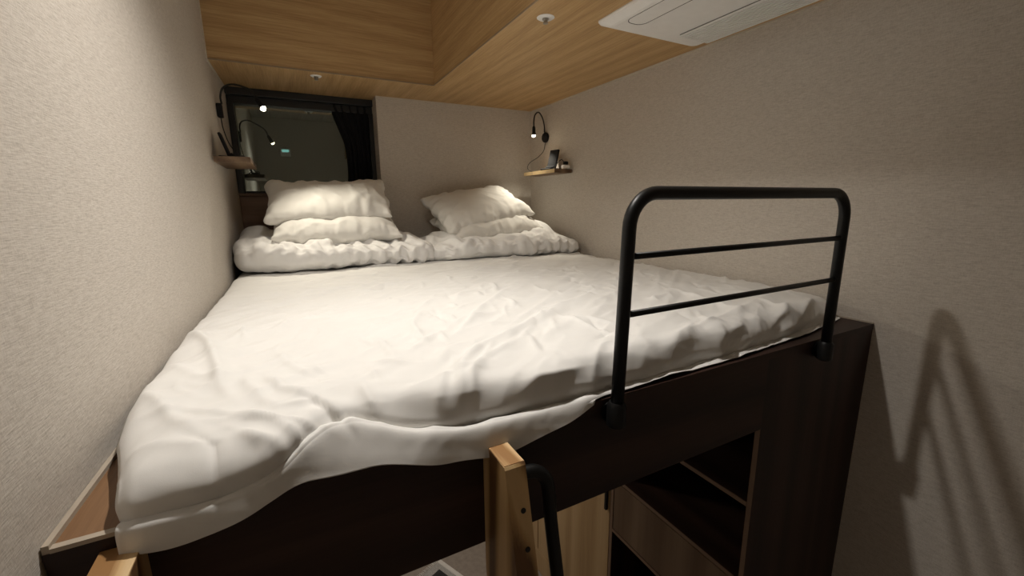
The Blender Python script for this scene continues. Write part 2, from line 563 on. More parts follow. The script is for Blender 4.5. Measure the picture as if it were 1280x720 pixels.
def ridge(XY, line, amp, w_left, w_right, taper=0.25):
    """ridge along a polyline on the bed plane, its two flanks of different width"""
    line = np.array(line, float)
    seg = np.diff(line, axis=0)
    L = np.hypot(seg[:, 0], seg[:, 1])
    cum = np.concatenate([[0], np.cumsum(L)])
    reach = 3.2 * max(w_left, w_right)
    lo_, hi_ = line.min(axis=0) - reach, line.max(axis=0) + reach
    sel = np.nonzero((XY[:, 0] > lo_[0]) & (XY[:, 0] < hi_[0]) & (XY[:, 1] > lo_[1]) & (XY[:, 1] < hi_[1]))[0]
    full = np.zeros(XY.shape[0])
    if len(sel) == 0:
        return full
    XY = XY[sel]
    best = np.full(XY.shape[0], 1e9)
    side = np.zeros(XY.shape[0])
    par = np.zeros(XY.shape[0])
    for i in range(len(seg)):
        d = XY - line[i]
        t = np.clip((d @ seg[i]) / (L[i] ** 2), 0, 1)
        q = d - t[:, None] * seg[i]
        dist = np.hypot(q[:, 0], q[:, 1])
        m = dist < best
        best[m] = dist[m]
        side[m] = (seg[i][0] * d[:, 1] - seg[i][1] * d[:, 0])[m]
        par[m] = ((cum[i] + t * L[i]) / cum[-1])[m]
    w = np.where(side > 0, w_left, w_right)
    tp = np.clip(np.minimum(par, 1 - par) / taper, 0, 1)
    tp = tp * tp * (3 - 2 * tp)
    r_ = best / w
    fade = np.clip((3.1 - r_) / 1.0, 0, 1)
    full[sel] = amp * 1.7 * np.exp(-1.5 * (np.sqrt(r_ * r_ + 0.06) - 0.245)) * (0.12 + 0.88 * tp) * fade
    return full


def bedxy(pts, z=ZM):
    return [at(px, py, 2, z)[:2] for px, py in pts]


def make_sheet():
    nu = 400
    # columns across the bed
    u = np.linspace(0, 1, nu)
    xf0, xf1 = -0.218, 1.520
    x_front = xf0 + (xf1 - xf0) * u
    def lerp(keys):
        k = np.array(keys)
        return np.interp(x_front, k[:, 0], k[:, 1])
    def sm(a, n=9):
        k = np.ones(n) / n
        return np.convolve(np.pad(a, n // 2, mode='edge'), k, mode='valid')
    # front profile rows: shoulder, front face, crease, lip, hem  (x, y) and (x, z)
    KX = [-.22, -.15, -.09, -.04, .02, .08, .13, .18, .28, .40, .53, .72, .92, 1.26, 1.52]
    def key(vals):
        return sm(np.interp(x_front, KX, vals), 23)
    Sy = key([.618, .608, .612, .650, .700, .680, .655, .636, .630, .635, .640, .645, .650, .675, .720])
    Sz = key([1.722, 1.728, 1.732, 1.735, 1.737, 1.737, 1.735, 1.735, 1.735, 1.735, 1.735, 1.735, 1.735, 1.733, 1.728])
    Fy = key([.588, .580, .582, .600, .670, .645, .620, .606, .603, .606, .610, .616, .620, .642, .685])
    Fz = key([1.700, 1.705, 1.708, 1.722, 1.735, 1.725, 1.705, 1.700, 1.700, 1.700, 1.700, 1.700, 1.700, 1.700, 1.698])
    By = key([.590, .582, .584, .592, .650, .626, .614, .607, .605, .608, .613, .619, .624, .645, .684])
    Bz = key([1.672, 1.674, 1.680, 1.700, 1.725, 1.700, 1.683, 1.674, 1.671, 1.670, 1.670, 1.670, 1.670, 1.670, 1.670])
    Ly = key([.578, .571, .574, .586, .628, .608, .596, .586, .582, .588, .602, .610, .614, .636, .672])
    Lz = key([1.674, 1.676, 1.678, 1.685, 1.729, 1.707, 1.689, 1.680, 1.676, 1.672, 1.670, 1.669, 1.669, 1.669, 1.669])
    Cy = sm(lerp([(-.22, .574), (-.1, .566), (-.03, .588), (.08, .580), (.16, .570), (.28, .568), (.40, .574), (.50, .596), (.72, .598), (.92, .602), (1.26, .625), (1.52, .662)]))
    Cz = sm(lerp([(-.22, 1.648), (-.17, 1.640), (-.1, 1.652), (-.03, 1.670), (.08, 1.661), (.16, 1.640), (.28, 1.628), (.40, 1.643), (.50, 1.667), (1.52, 1.666)]))
    rows = []
    yback = 2.60
    ny_top = 330
    ys = np.linspace(0, 1, ny_top) ** 1.0
    def left_edge(y):
        return np.interp(y, [.55, .60, .66, .74, .85, 1.3, 2.6], [-.212, -.216, -.229, -.252, XL(.85) + .010, XL(1.3) + .008, XL(2.6) + .008])
    def right_edge(y):
        return np.interp(y, [.55, .66, .85, 1.2, 2.6], [1.520, 1.520, XR(.85) - .014, XR(1.2) - .012, XR(2.6) - .012])
    # top, from the back to the shoulder
    le_f = left_edge
    top = np.zeros((ny_top, nu, 3))
    for i, s in enumerate(ys):
        y = yback + (Sy + 0.03 - yback) * s
        top[i, :, 1] = y
        top[i, :, 0] = left_edge(y) + (right_edge(y) - left_edge(y)) * u
        e = np.minimum(top[i, :, 0] - left_edge(y), right_edge(y) - top[i, :, 0])
        drop = np.exp(-e / 0.014)
        blend = np.clip((s - 0.80) / 0.2, 0, 1) ** 2
        top[i, :, 2] = (ZM + 0.006 * np.sin(np.pi * u)) * (1 - blend) + (Sz + 0.003) * blend - 0.030 * drop
    e = np.minimum(x_front - xf0, xf1 - x_front)
    dr = np.exp(-e / 0.022)
    ctrl = np.zeros((7, nu, 3))
    ctrl[0] = top[-8]
    ctrl[1] = top[-1]
    for k, (Y, Z_) in enumerate(((Sy - 0.008, Sz - 0.002), (Fy, Fz), (By, Bz), (Ly, Lz), (Cy, Cz))):
        le_, re_ = left_edge(Y), right_edge(Y)
        ctrl[k + 2, :, 0] = le_ + (re_ - le_) * u
        ctrl[k + 2, :, 1] = Y + (0.014 * dr if k < 3 else 0.004 * dr)
        ctrl[k + 2, :, 2] = Z_ - (0.016 * dr if k == 0 else 0.008 * dr if k == 1 else 0)
    nf = 100
    front = catmull(ctrl, np.linspace(1, 6, nf))
    G = np.concatenate([top, front[1:]], axis=0)
    nv = G.shape[0]
    # normals of the grid
    du = np.gradient(G, axis=1)
    dv = np.gradient(G, axis=0)
    nrm = np.cross(du, dv)
    nrm /= np.maximum(np.linalg.norm(nrm, axis=2, keepdims=True), 1e-9)
    nrm[nrm[..., 2].mean() * np.ones(nrm.shape[:2]) < 0] *= -1
    XY = G[..., :2].reshape(-1, 2)
    X, Yv, Zv = G[..., 0].ravel(), G[..., 1].ravel(), G[..., 2].ravel()
    h = np.zeros(len(X))
    # folds drawn from the photograph, on the bed plane
    folds = [
        ([(700, 385), (658, 408), (596, 442), (579, 462), (573, 487), (567, 517)], .0075, .020, .010),
        ([(760, 362), (700, 384), (640, 402)], .0040, .016, .008),
        ([(733, 450), (667, 467), (625, 487), (604, 506)], .0065, .018, .009),
        ([(640, 362), (604, 387), (583, 408), (560, 430)], .0045, .014, .008),
        ([(527, 392), (515, 412), (521, 429), (535, 440)], .0050, .014, .010),
        ([(462, 425), (479, 442), (494, 458)], .0040, .016, .009),
        ([(694, 396), (729, 410), (767, 421), (800, 428)], .0045, .010, .016),
        ([(655, 425), (610, 452), (592, 470), (585, 500), (566, 524)], .0055, .012, .012),
        ([(560, 470), (548, 492), (545, 512)], .0050, .013, .010),
        ([(620, 455), (560, 475), (500, 495)], .0035, .020, .014),
        ([(240, 412), (262, 440), (273, 465), (278, 485), (296, 505)], .0095, .020, .014),
        ([(246, 409), (300, 398), (350, 388)], .0045, .010, .014),
        ([(240, 420), (310, 418), (380, 405)], .0035, .010, .014),
        ([(205, 455), (250, 470), (300, 478)], .0035, .010, .014),
        ([(170, 520), (230, 512), (290, 522), (340, 530)], .0040, .012, .010),
        ([(300, 520), (350, 528), (400, 545), (430, 560)], .0050, .010, .012),
        ([(345, 440), (372, 462), (392, 480)], .0035, .010, .012),
        ([(400, 540), (440, 552), (470, 570)], .0045, .010, .010),
        ([(182, 481), (200, 500), (222, 524), (260, 545)], .0060, .016, .016),
        ([(138, 560), (193, 552), (249, 556), (300, 548)], .0028, .018, .014),
        ([(260, 583), (304, 574), (349, 560), (395, 540)], .0045, .010, .010),
        ([(293, 545), (343, 546), (385, 556), (405, 566)], .0060, .012, .012),
        ([(330, 470), (356, 492), (400, 500), (440, 515), (470, 530)], .0075, .018, .012),
        ([(380, 494), (420, 512), (452, 524), (448, 534)], -.0060, .013, .012),
        ([(450, 480), (480, 512), (505, 535)], .0060, .014, .014),
        ([(300, 470), (330, 500), (360, 520)], .0050, .018, .016),
        ([(830, 362), (880, 376), (930, 394)], .0045, .012, .014),
        ([(800, 440), (840, 425), (900, 400), (960, 372)], .0040, .014, .020),
        ([(860, 440), (900, 415), (930, 402)], .0050, .012, .010),
        ([(930, 420), (960, 398), (985, 380)], .0055, .010, .012),
        ([(975, 400), (1000, 385), (1020, 372)], .0050, .009, .010),
        ([(300, 360), (400, 352), (520, 343)], .0045, .010, .010),
        ([(340, 372), (430, 362), (560, 352)], .0035, .010, .010),
        ([(560, 347), (620, 338), (700, 330)], .0060, .012, .009),
        ([(600, 352), (660, 344), (720, 336)], .0035, .010, .010),
    ]
    wob = np.stack([0.012 * fbm(np.stack([X * 9, Yv * 9, 0 * X], 1), 2), 0.012 * fbm(np.stack([X * 9, Yv * 9, 0 * X + 40], 1), 2)], 1)
    for pts, a, wl, wr in folds:
        h += ridge(XY + wob * 0.6, bedxy(pts), a, wl, wr)
    h *= np.clip((Zv - 1.690) / 0.036, 0.10, 1)
    # many small crisp creases, following the pull of the cloth
    cr = np.random.default_rng(23)
    def pull(x, y):
        if y > 1.55:
            return 0.05 + 0.25 * cr.standard_normal()
        if x < 0.10:
            return math.atan2(0.62 - y, 0.12 - x) * 0.6 - 0.35 + 0.45 * cr.standard_normal()
        return 0.80 + 0.38 * cr.standard_normal()
    for k in range(320):
        y0 = 0.665 + 1.455 * cr.random() ** 1.4
        x0 = -0.22 + 1.72 * cr.random()
        a = pull(x0, y0)
        L = (0.05 + 0.16 * cr.random()) * (1.25 if y0 > 1.5 else 1.0)
        pts = [np.array([x0, y0])]
        for q in range(4):
            a += 0.22 * cr.standard_normal()
            pts.append(pts[-1] + L / 4 * np.array([math.cos(a), math.sin(a)]))
        wd = 0.006 + 0.008 * cr.random()
        am = (0.0011 + 0.0026 * cr.random()) * (1.05 if x0 < 0.1 else 1.2) * (1 if cr.random() < 0.8 else -1)
        h += ridge(XY + wob * 0.4, pts, am, wd, wd * (0.6 + 0.8 * cr.random()), 0.5)
    h *= np.clip((Zv - 1.690) / 0.036, 0.25, 1)
    # gentle creases left by ironing and use
    p = np.stack([X, Yv, 0 * X], 1)
    ca, sa = math.cos(0.7), math.sin(0.7)
    q1 = np.stack([(X * ca + Yv * sa) * 4, (-X * sa + Yv * ca) * 17, 0 * X + 3], 1)
    q2 = np.stack([X * 3.5, Yv * 22 + X * 3, 0 * X + 9], 1)
    q3 = np.stack([(X * 0.5 - Yv * 0.86) * 15, (X * 0.86 + Yv * 0.5) * 4, 0 * X + 21], 1)
    rid = lambda n_: (1 - np.abs(n_) * 1.6)
    backw = np.clip((Yv - 1.35) / 0.5, 0, 1)
    h += 0.0034 * rid(fbm(q1, 2)) * (1 - 0.6 * backw) + 0.0036 * rid(fbm(q2, 2)) * (0.25 + backw) + 0.0026 * rid(fbm(q3, 2))
    h += 0.0035 * fbm(p * 5.0, 2)
    # pleats on the front face
    low = np.clip((0.70 - Yv) / 0.06, 0, 1)
    q4 = np.stack([X * 16 + 1.5 * vnoise(np.stack([X * 3, Zv * 14, 0 * X], 1)), Zv * 9 + X * 2, 0 * X + 5], 1)
    q5 = np.stack([X * 5, Zv * 30 + X * 7, 0 * X + 15], 1)
    rightw = np.clip((X - 0.75) / 0.3, 0, 1)
    h += low * ((0.0014 + 0.0062 * rightw) * fbm(q4, 3) + (0.0014 + 0.0024 * rightw) * fbm(q5, 2))
    hem = np.clip((np.arange(nv) - (nv - 24)) / 24, 0, 1)[:, None] * np.ones((1, nu))
    h = h.reshape(nv, nu)
    h[-24:] *= 0.7
    edge = np.minimum(u, 1 - u)[None, :] * (xf1 - xf0)
    h *= np.clip(edge / 0.02, 0.25, 1)
    P = G + nrm * h[..., None]
    P[-24:, :, 2] += 0.004 * (vnoise(np.stack([x_front * 11, 0 * x_front, 0 * x_front], 1)))[None, :] * hem[-24:]
    # stay above the ledge and in front of the board
    inside = P[..., 1] > YF - 0.004
    P[..., 2] = np.where(inside, np.maximum(P[..., 2], ZT + 0.0045 + 0.002 * (P[..., 0] < -0.1)), P[..., 2])
    idx = np.arange(nv * nu).reshape(nv, nu)
    faces = np.stack([idx[:-1, :-1], idx[:-1, 1:], idx[1:, 1:], idx[1:, :-1]], -1).reshape(-1, 4).tolist()
    sh = from_np('bed_sheet', P.reshape(-1, 3), faces, M_sheet, None)
    sol = sh.modifiers.new('thick', 'SOLIDIFY')
    sol.thickness = 0.0015
    sol.offset = -1
    tag(sh, 'creased white cotton sheet spread over the mattress', 'bed sheet')
make_sheet()


# ------------------------------------------------------------------ soft things: cloth relaxed in numpy
def stretch(V, ax, step, rest, k):
    """pull neighbours `step` apart along grid axis ax towards rest length"""
    n = V.shape[ax]
    for par in range(2 * step):
        i0 = np.arange(par, n - step, 2 * step)
        if par >= step:
            pass
        if len(i0) == 0:
            continue
        i1 = i0 + step
        a = np.take(V, i0, axis=ax)
        b_ = np.take(V, i1, axis=ax)
        r = np.take(rest, i0, axis=ax)
        d = b_ - a
        L = np.linalg.norm(d, axis=-1)
        f = (k * 0.5 * (L - r) / np.maximum(L, 1e-9))[..., None] * d
        sl0 = [slice(None)] * V.ndim
        sl1 = [slice(None)] * V.ndim
        sl0[ax] = i0
        sl1[ax] = i1
        V[tuple(sl0)] = a + f
        V[tuple(sl1)] = b_ - f


def pillow_mesh(w, d, thick, seed, nu=58, nv=42, iters=170, crumple=1.0):
    """two sewn squares of cloth blown up: returns verts, faces"""
    r = np.random.default_rng(seed)
    x = np.linspace(-w / 2, w / 2, nu)
    y = np.linspace(-d / 2, d / 2, nv)
    X, Y = np.meshgrid(x, y, indexing='ij')
    env = (np.cos(X / w * np.pi) * np.cos(Y / d * np.pi)) ** 0.5
    V = np.zeros((2, nu, nv, 3))
    for s in (0, 1):
        V[s, ..., 0] = X
        V[s, ..., 1] = Y
        nz = fbm(np.stack([X * 18 + seed, Y * 18, 0 * X + s * 7], -1), 2)
        V[s, ..., 2] = (1 if s == 0 else -1) * env * thick * 0.35 + 0.004 * nz * env * crumple
    ru = np.full((2, nu - 1, nv), x[1] - x[0])
    rv = np.full((2, nu, nv - 1), y[1] - y[0])
    # the seams are a little shorter than the cloth: puckers
    ru[:, :, 0] *= 0.965
    ru[:, :, -1] *= 0.965
    rv[:, 0, :] *= 0.965
    rv[:, -1, :] *= 0.965
    ru_j = ru * (1 + 0.012 * r.standard_normal(ru.shape))
    rv_j = rv * (1 + 0.012 * r.standard_normal(rv.shape))
    diag = math.hypot(x[1] - x[0], y[1] - y[0])
    vel = np.zeros_like(V)
    half = thick * 0.5
    for it in range(iters):
        old = V.copy()
        V += vel * 0.86
        du = np.gradient(V, axis=1)
        dv = np.gradient(V, axis=2)
        nn = np.cross(du, dv)
        nn /= np.maximum(np.linalg.norm(nn, axis=-1, keepdims=True), 1e-9)
        press = 0.00055 * np.clip((half * 1.25 - np.abs(V[..., 2])) / half, -1, 1)
        V[0] += nn[0] * press[0][..., None]
        V[1] -= nn[1] * press[1][..., None]
        for _ in range(4):
            stretch(V, 1, 1, ru_j, 0.9)
            stretch(V, 2, 1, rv_j, 0.9)
            stretch(V, 1, 2, ru_j[:, :-1] + ru_j[:, 1:], 0.18)
            stretch(V, 2, 2, rv_j[:, :, :-1] + rv_j[:, :, 1:], 0.18)
            # sewn border
            for sl in ((slice(None), 0), (slice(None), -1)):
                m = V[:, :, sl[1]].mean(axis=0)
                V[:, :, sl[1]] = m
            for k in (0, -1):
                m = V[:, k].mean(axis=0)
                V[:, k] = m
        vel = np.clip(V - old, -0.004, 0.004)
    idx = -np.ones((2, nu, nv), int)
    verts = []
    for i in range(nu):
        for j in range(nv):
            idx[0, i, j] = len(verts)
            verts.append(V[0, i, j])
    for i in range(nu):
        for j in range(nv):
            if i in (0, nu - 1) or j in (0, nv - 1):
                idx[1, i, j] = idx[0, i, j]
            else:
                idx[1, i, j] = len(verts)
                verts.append(V[1, i, j])
    faces = []
    for i in range(nu - 1):
        for j in range(nv - 1):
            q = idx[0]
            faces.append((q[i, j], q[i + 1, j], q[i + 1, j + 1], q[i, j + 1]))
            q = idx[1]
            faces.append((q[i, j], q[i, j + 1], q[i + 1, j + 1], q[i + 1, j]))
    return np.array(verts), [tuple(int(k) for k in f) for f in faces]


def make_pillow(label, centre, w, d, thick, rot, seed, group, sag=0.0, zmin=None):
    v_, f_ = pillow_mesh(w, d, thick, seed)
    # creases: puckers running in from the seams, a few long folds across
    nn = np.zeros_like(v_)
    F = np.array(f_)
    fn = np.cross(v_[F[:, 2]] - v_[F[:, 0]], v_[F[:, 3]] - v_[F[:, 1]])
    for k in range(4):
        np.add.at(nn, F[:, k], fn)
    nn /= np.maximum(np.linalg.norm(nn, axis=1, keepdims=True), 1e-12)
    x_, y_ = v_[:, 0], v_[:, 1]
    top_ = np.where(v_[:, 2] > 0, 1.0, 7.0)
    hw, hd_ = np.abs(x_).max(), np.abs(y_).max()
    ex = np.clip(hw * 0.985 - np.abs(x_), 0, 1)
    ey = np.clip(hd_ * 0.985 - np.abs(y_), 0, 1)
    pk_x = fbm(np.stack([x_ * 6, y_ * 34 + seed, top_], 1), 2) * np.exp(-ex / 0.055) * (1 - np.exp(-ex / 0.014))
    pk_y = fbm(np.stack([x_ * 30 + seed, y_ * 6, top_ + 3], 1), 2) * np.exp(-ey / 0.060) * (1 - np.exp(-ey / 0.014))
    lf = 0
    for k in range(4):
        a_ = 0.5 + k * 0.9 + seed
        ca_, sa_ = math.cos(a_), math.sin(a_)
        n_ = fbm(np.stack([(x_ * ca_ + y_ * sa_) * 4 + seed, (-x_ * sa_ + y_ * ca_) * 15, top_ + 11 * k], 1), 2)
        lf = lf + np.clip(0.30 - np.abs(n_), 0, 1) / 0.30 * np.clip(0.5 + 1.4 * vnoise(np.stack([x_ * 5 + k * 9, y_ * 5 + seed, top_], 1)), 0, 1)
    v_ = v_ + nn * (0.0120 * pk_x + 0.0120 * pk_y + 0.0065 * lf - 0.002 + 0.007 * fbm(np.stack([x_ * 7 + seed, y_ * 7, top_], 1), 2))[:, None]
    # slump: the ends hang a little
    v_[:, 2] -= sag * (v_[:, 0] / (w / 2)) ** 2
    R_ = np.array(Matrix.Rotation(rot[2], 3, 'Z') @ Matrix.Rotation(rot[1], 3, 'Y') @ Matrix.Rotation(rot[0], 3, 'X'))
    v_ = v_ @ R_.T + np.array(centre)
    if zmin is not None:
        v_[:, 2] = np.maximum(v_[:, 2], zmin)
    p = empty('pillow', (centre[0], centre[1], float(v_[:, 2].min())), label, 'pillow', group)
    o = from_np('pillow_case', v_, f_, M_pillow, p)
    ss = o.modifiers.new('soft', 'SUBSURF')
    ss.levels = 1
    ss.render_levels = 1
    return p


def duvet_mesh(x0, x1, prof, lumps, seed, nu=150, nv=84, ex_u=1.13, ex_v=1.06, iters=90):
    """a bunched-up duvet: cross-section rings along x, with more cloth than room"""
    r = np.random.default_rng(seed)
    s = np.linspace(0, 1, nu)
    X = x0 + (x1 - x0) * s
    keys = np.array(prof)                        # x, y_front, y_back, height
    yf = np.interp(X, keys[:, 0], keys[:, 1])
    yb = np.interp(X, keys[:, 0], keys[:, 2])
    hh = np.interp(X, keys[:, 0], keys[:, 3])
    k = np.ones(9) / 9
    smooth = lambda a: np.convolve(np.pad(a, 4, mode='edge'), k, mode='valid')
    yf, yb, hh = smooth(yf), smooth(yb), smooth(hh)
    endc = np.clip(np.minimum(s, 1 - s) * (x1 - x0) / 0.055, 0, 1)
    cap = np.sqrt(np.clip(1 - (1 - endc) ** 2, 0.0004, 1))
    th = np.linspace(0, 2 * np.pi, nv, endpoint=False)
    V = np.zeros((nu, nv, 3))
    c_, s_ = np.cos(th), np.sin(th)
    sg = lambda a, e: np.sign(a) * np.abs(a) ** e
    for i in range(nu):
        yc, ry = (yf[i] + yb[i]) / 2, (yb[i] - yf[i]) / 2 * (0.55 + 0.45 * cap[i])
        yy = yc - ry * sg(c_, 0.62)
        zz = hh[i] * 0.5 * (1 + sg(s_, 0.62)) * cap[i] + hh[i] * 0.5 * (1 - cap[i])
        V[i, :, 0] = X[i]
        V[i, :, 1] = yy
        V[i, :, 2] = zz
    base = V.copy()
    topw = np.clip((V[..., 2] / hh[:, None]) - 0.3, 0, 0.7) / 0.7
    for (lx, ly, rx, ry, amp) in lumps:
        V[..., 2] += topw * amp * np.exp(-((V[..., 0] - lx) / rx) ** 2 - ((V[..., 1] - ly) / ry) ** 2)
    n3 = np.stack([V[..., 0] * 9 + seed, V[..., 1] * 7, V[..., 2] * 7], -1)
    du, dv = np.gradient(V, axis=0), np.gradient(V, axis=1)
    nn = np.cross(dv, du)
    nn /= np.maximum(np.linalg.norm(nn, axis=-1, keepdims=True), 1e-9)
    flip = np.sign((nn * (V - V.mean(axis=1, keepdims=True))).sum())
    nn *= flip
    fr = np.clip(V[..., 2] / 0.03, 0, 1)
    V += nn * (0.014 * fbm(n3, 2) * fr)[..., None]
    target = V.copy()
    # closed around: append wrapped columns for the relaxation
    ru = np.linalg.norm(np.diff(V, axis=0), axis=-1)
    n4 = fbm(np.stack([V[..., 0] * 4 + seed, V[..., 1] * 5, V[..., 2] * 5 + 3], -1), 2)
    loc = np.clip(0.55 + 1.6 * n4, 0.0, 1.9)
    ru = ru * (1 + (ex_u - 1) * loc[:-1])
    W = np.concatenate([V, V[:, :2]], axis=1)
    rv = np.linalg.norm(np.diff(W[:, :nv + 1], axis=1), axis=-1) * (1 + (ex_v - 1) * loc)
    V += nn * (0.010 * np.clip(loc, 0.15, 1.2) * fbm(np.stack([V[..., 0] * 19 + 4 * V[..., 1], V[..., 1] * 7, V[..., 2] * 7 + seed], -1), 2))[..., None]
    for it in range(iters):
        for _ in range(3):
            stretch(V, 0, 1, ru, 0.85)
            Wp = np.concatenate([V, V[:, :1]], axis=1)
            stretch(Wp, 1, 1, rv, 0.85)
            Wp[:, 0] = (Wp[:, 0] + Wp[:, -1]) / 2
            V = Wp[:, :-1]
            stretch(V, 0, 2, ru[:-1] + ru[1:], 0.30)
            stretch(V, 0, 4, ru[:-3] + ru[1:-2] + ru[2:-1] + ru[3:], 0.25)
            Wp = np.concatenate([V, V[:, :2]], axis=1)
            rr = np.concatenate([rv, rv[:, :1]], axis=1)
            stretch(Wp, 1, 2, rr[:, :-1] + rr[:, 1:], 0.18)
            V = np.concatenate([(Wp[:, :2] + Wp[:, -2:]) / 2, Wp[:, 2:-2]], axis=1)
        V += (target - V) * 0.022
        V[..., 2] = np.maximum(V[..., 2], 0.0)
    return V


def make_duvet(label, x0, x1, prof, lumps, seed, group, xlim=None):
    V = duvet_mesh(x0, x1, prof, lumps, seed)
    nu, nv = V.shape[:2]
    V[..., 2] += ZM + 0.005
    if xlim:
        V[..., 0] = np.clip(V[..., 0], xlim[0], xlim[1])
    idx = np.arange(nu * nv).reshape(nu, nv)
    jn = np.roll(idx, -1, axis=1)
    faces = np.stack([idx[:-1], idx[1:], jn[1:], jn[:-1]], -1).reshape(-1, 4).tolist()
    faces.append([int(k) for k in idx[0]])
    faces.append([int(k) for k in idx[-1][::-1]])
    o = from_np('duvet', V.reshape(-1, 3), faces, M_duvet, None)
    bm = bmesh.new()
    bm.from_mesh(o.data)
    bmesh.ops.recalc_face_normals(bm, faces=bm.faces)
    bm.to_mesh(o.data)
    bm.free()
    ss = o.modifiers.new('soft', 'SUBSURF')
    ss.levels = 1
    ss.render_levels = 1
    tag(o, label, 'duvet', group)
    return o


make_duvet('bunched white duvet under the pillow stack beside the window', XL(2.2) + 0.008, 0.66,
           [(-.26, 2.10, 2.62, .150), (-.1, 2.06, 2.62, .140), (.2, 2.05, 2.62, .118), (.4, 2.05, 2.60, .115), (.55, 2.06, 2.55, .110), (.66, 2.08, 2.48, .090)],
           [(-.17, 2.50, .10, .12, .055), (-.08, 2.10, .2, .08, .010), (.50, 2.35, .12, .16, .03)], 5, 'duvets on the loft bed', (XL(2.2) + 0.004, 9))
make_duvet('bunched white duvet under the pillow stack below the corner shelf', 0.60, XR(2.2) - 0.02,
           [(.60, 2.10, 2.45, .085), (.70, 2.03, 2.55, .105), (.85, 2.00, 2.58, .115), (1.2, 2.00, 2.60, .118), (1.4, 2.00, 2.60, .110), (1.52, 2.03, 2.50, .080)],
           [(1.33, 2.36, .13, .16, .085), (1.05, 2.08, .25, .07, .008), (.72, 2.35, .1, .12, .02)], 9, 'duvets on the loft bed', (0, XR(2.2) - 0.008))

PG = 'pillows stacked on the loft bed'
make_pillow('plump white pillow lying flat as the lower of two below the window', (0.215, 2.385, 1.935), 0.60, 0.44, 0.14, (math.radians(14), 0, math.radians(-2)), 3, PG)
make_pillow('plump white pillow leaning on top of another below the window', (0.190, 2.395, 2.054), 0.585, 0.345, 0.125, (math.radians(32), math.radians(-1), math.radians(-3)), 8, PG)
make_pillow('flattened white pillow lying under another below the corner shelf', (1.06, 2.38, 1.905), 0.60, 0.40, 0.13, (math.radians(16), math.radians(-4), math.radians(4)), 14, PG)
make_pillow('white pillow tilted sideways on top of another below the corner shelf', (1.03, 2.42, 2.012), 0.60, 0.40, 0.125, (math.radians(27), math.radians(-8), math.radians(9)), 21, PG)

# ------------------------------------------------------------------ guard rail
YG = 0.570
rail = empty('guard_rail', (0.89, YG, 1.61), 'black tubular steel guard rail on the front of the loft bed', 'guard rail')
xa, xb, zt, rr_ = 0.530, 1.247, 2.054, 0.062
def arc(cx, cz, a0, a1, n=9):
    return [(cx + rr_ * math.cos(math.radians(a0 + (a1 - a0) * k / n)), YG, cz + rr_ * math.sin(math.radians(a0 + (a1 - a0) * k / n))) for k in range(n + 1)]
path = [(xa - 0.012, YG, 1.625)] + arc(xa + rr_, zt - rr_, 180, 90) + arc(xb - rr_, zt - rr_, 90, 0) + [(xb, YG, 1.625)]
tube('hoop', path, 0.0125, M_black, rail, 16)
tube('crossbar', [(xa + 0.006, YG, 1.942), (xb - 0.004, YG, 1.942)], 0.0062, M_black, rail, 10)
tube('crossbar', [(xa, YG, 1.834), (xb - 0.004, YG, 1.834)], 0.0062, M_black, rail, 10)
for x in (xa - 0.012, xb):
    s_ = lathe('socket', [(0.0, 0.0), (0.014, 0.0), (0.0185, 0.004), (0.0185, 0.045), (0.014, 0.052), (0.0, 0.052)], M_black, (x, YG, 1.612), (0, 0, 1), rail)
    lathe('bolt_plate', [(0, 0), (0.021, 0), (0.021, 0.004), (0, 0.004)], M_black, (x, YF - 0.0005, 1.636), (0, -1, 0), s_)

# ------------------------------------------------------------------ ladder
lad = empty('ladder', (0.03, 0.35, 0), 'pine ladder with two thick stringers leaning on the loft bed', 'ladder')
slope = 0.235
def stringer(xs0, xs1, ytop):
    zt_ = 1.647
    poly = [(YF - 0.001, zt_), (ytop + 0.003, zt_), (ytop, zt_ - 0.004), (ytop - zt_ * slope, 0.001), (ytop - zt_ * slope + 0.13, 0.001), (YF - 0.004, 1.38), (YF - 0.001, 1.40)]
    o = prism('stringer', poly, 0, xs0, xs1, M_pine_z, lad)
    box('end_cap', (xs0 + 0.0006, ytop + 0.004, zt_), (xs1 - 0.0006, YF - 0.0015, zt_ + 0.0012), M_pine_end, o)
    return o
st_r = stringer(0.2475, 0.2830, 0.508)
st_l = stringer(-0.2360, -0.1950, 0.503)
for z in (1.578, 1.520, 1.470):
    y = 0.508 - (1.647 - z) * slope
    lathe('bolt_hole', [(0, 0), (0.0042, 0), (0.0042, 0.0012), (0.003, 0.0012), (0, 0.0004)], M_gap, (0.2700, y + 0.0006, z), (0, -1, 0.23), st_r, 12)
for k in range(5):
    z = 1.20 - 0.245 * k
    y = 0.508 - (1.647 - z) * slope
    box('rung', (-0.195, y + 0.012, z), (0.2475, y + 0.115, z + 0.032), M_pine_z, lad, 0.003)
hx = 0.343
hpath = smooth_path([(0.284, 0.548, 1.601), (0.300, 0.546, 1.600), (0.322, 0.543, 1.597), (0.337, 0.540, 1.583), (0.343, 0.536, 1.560), (0.344, 0.528, 1.50), (0.344, 0.505, 1.40), (0.344, 0.458, 1.20), (0.344, 0.441, 1.13), (0.335, 0.436, 1.11), (0.31, 0.436, 1.105), (0.284, 0.437, 1.105)], 6)
hd = tube('grab_handle', hpath, 0.0115, M_black, lad, 14)
hd['label'] = 'black tubular grab handle beside the stringer'
for (y, z) in ((0.548, 1.601), (0.437, 1.105)):
    lathe('flange', [(0, 0), (0.022, 0), (0.022, 0.005), (0.016, 0.008), (0, 0.008)], M_black, (0.2832, y, z), (1, 0, 0), hd, 20)

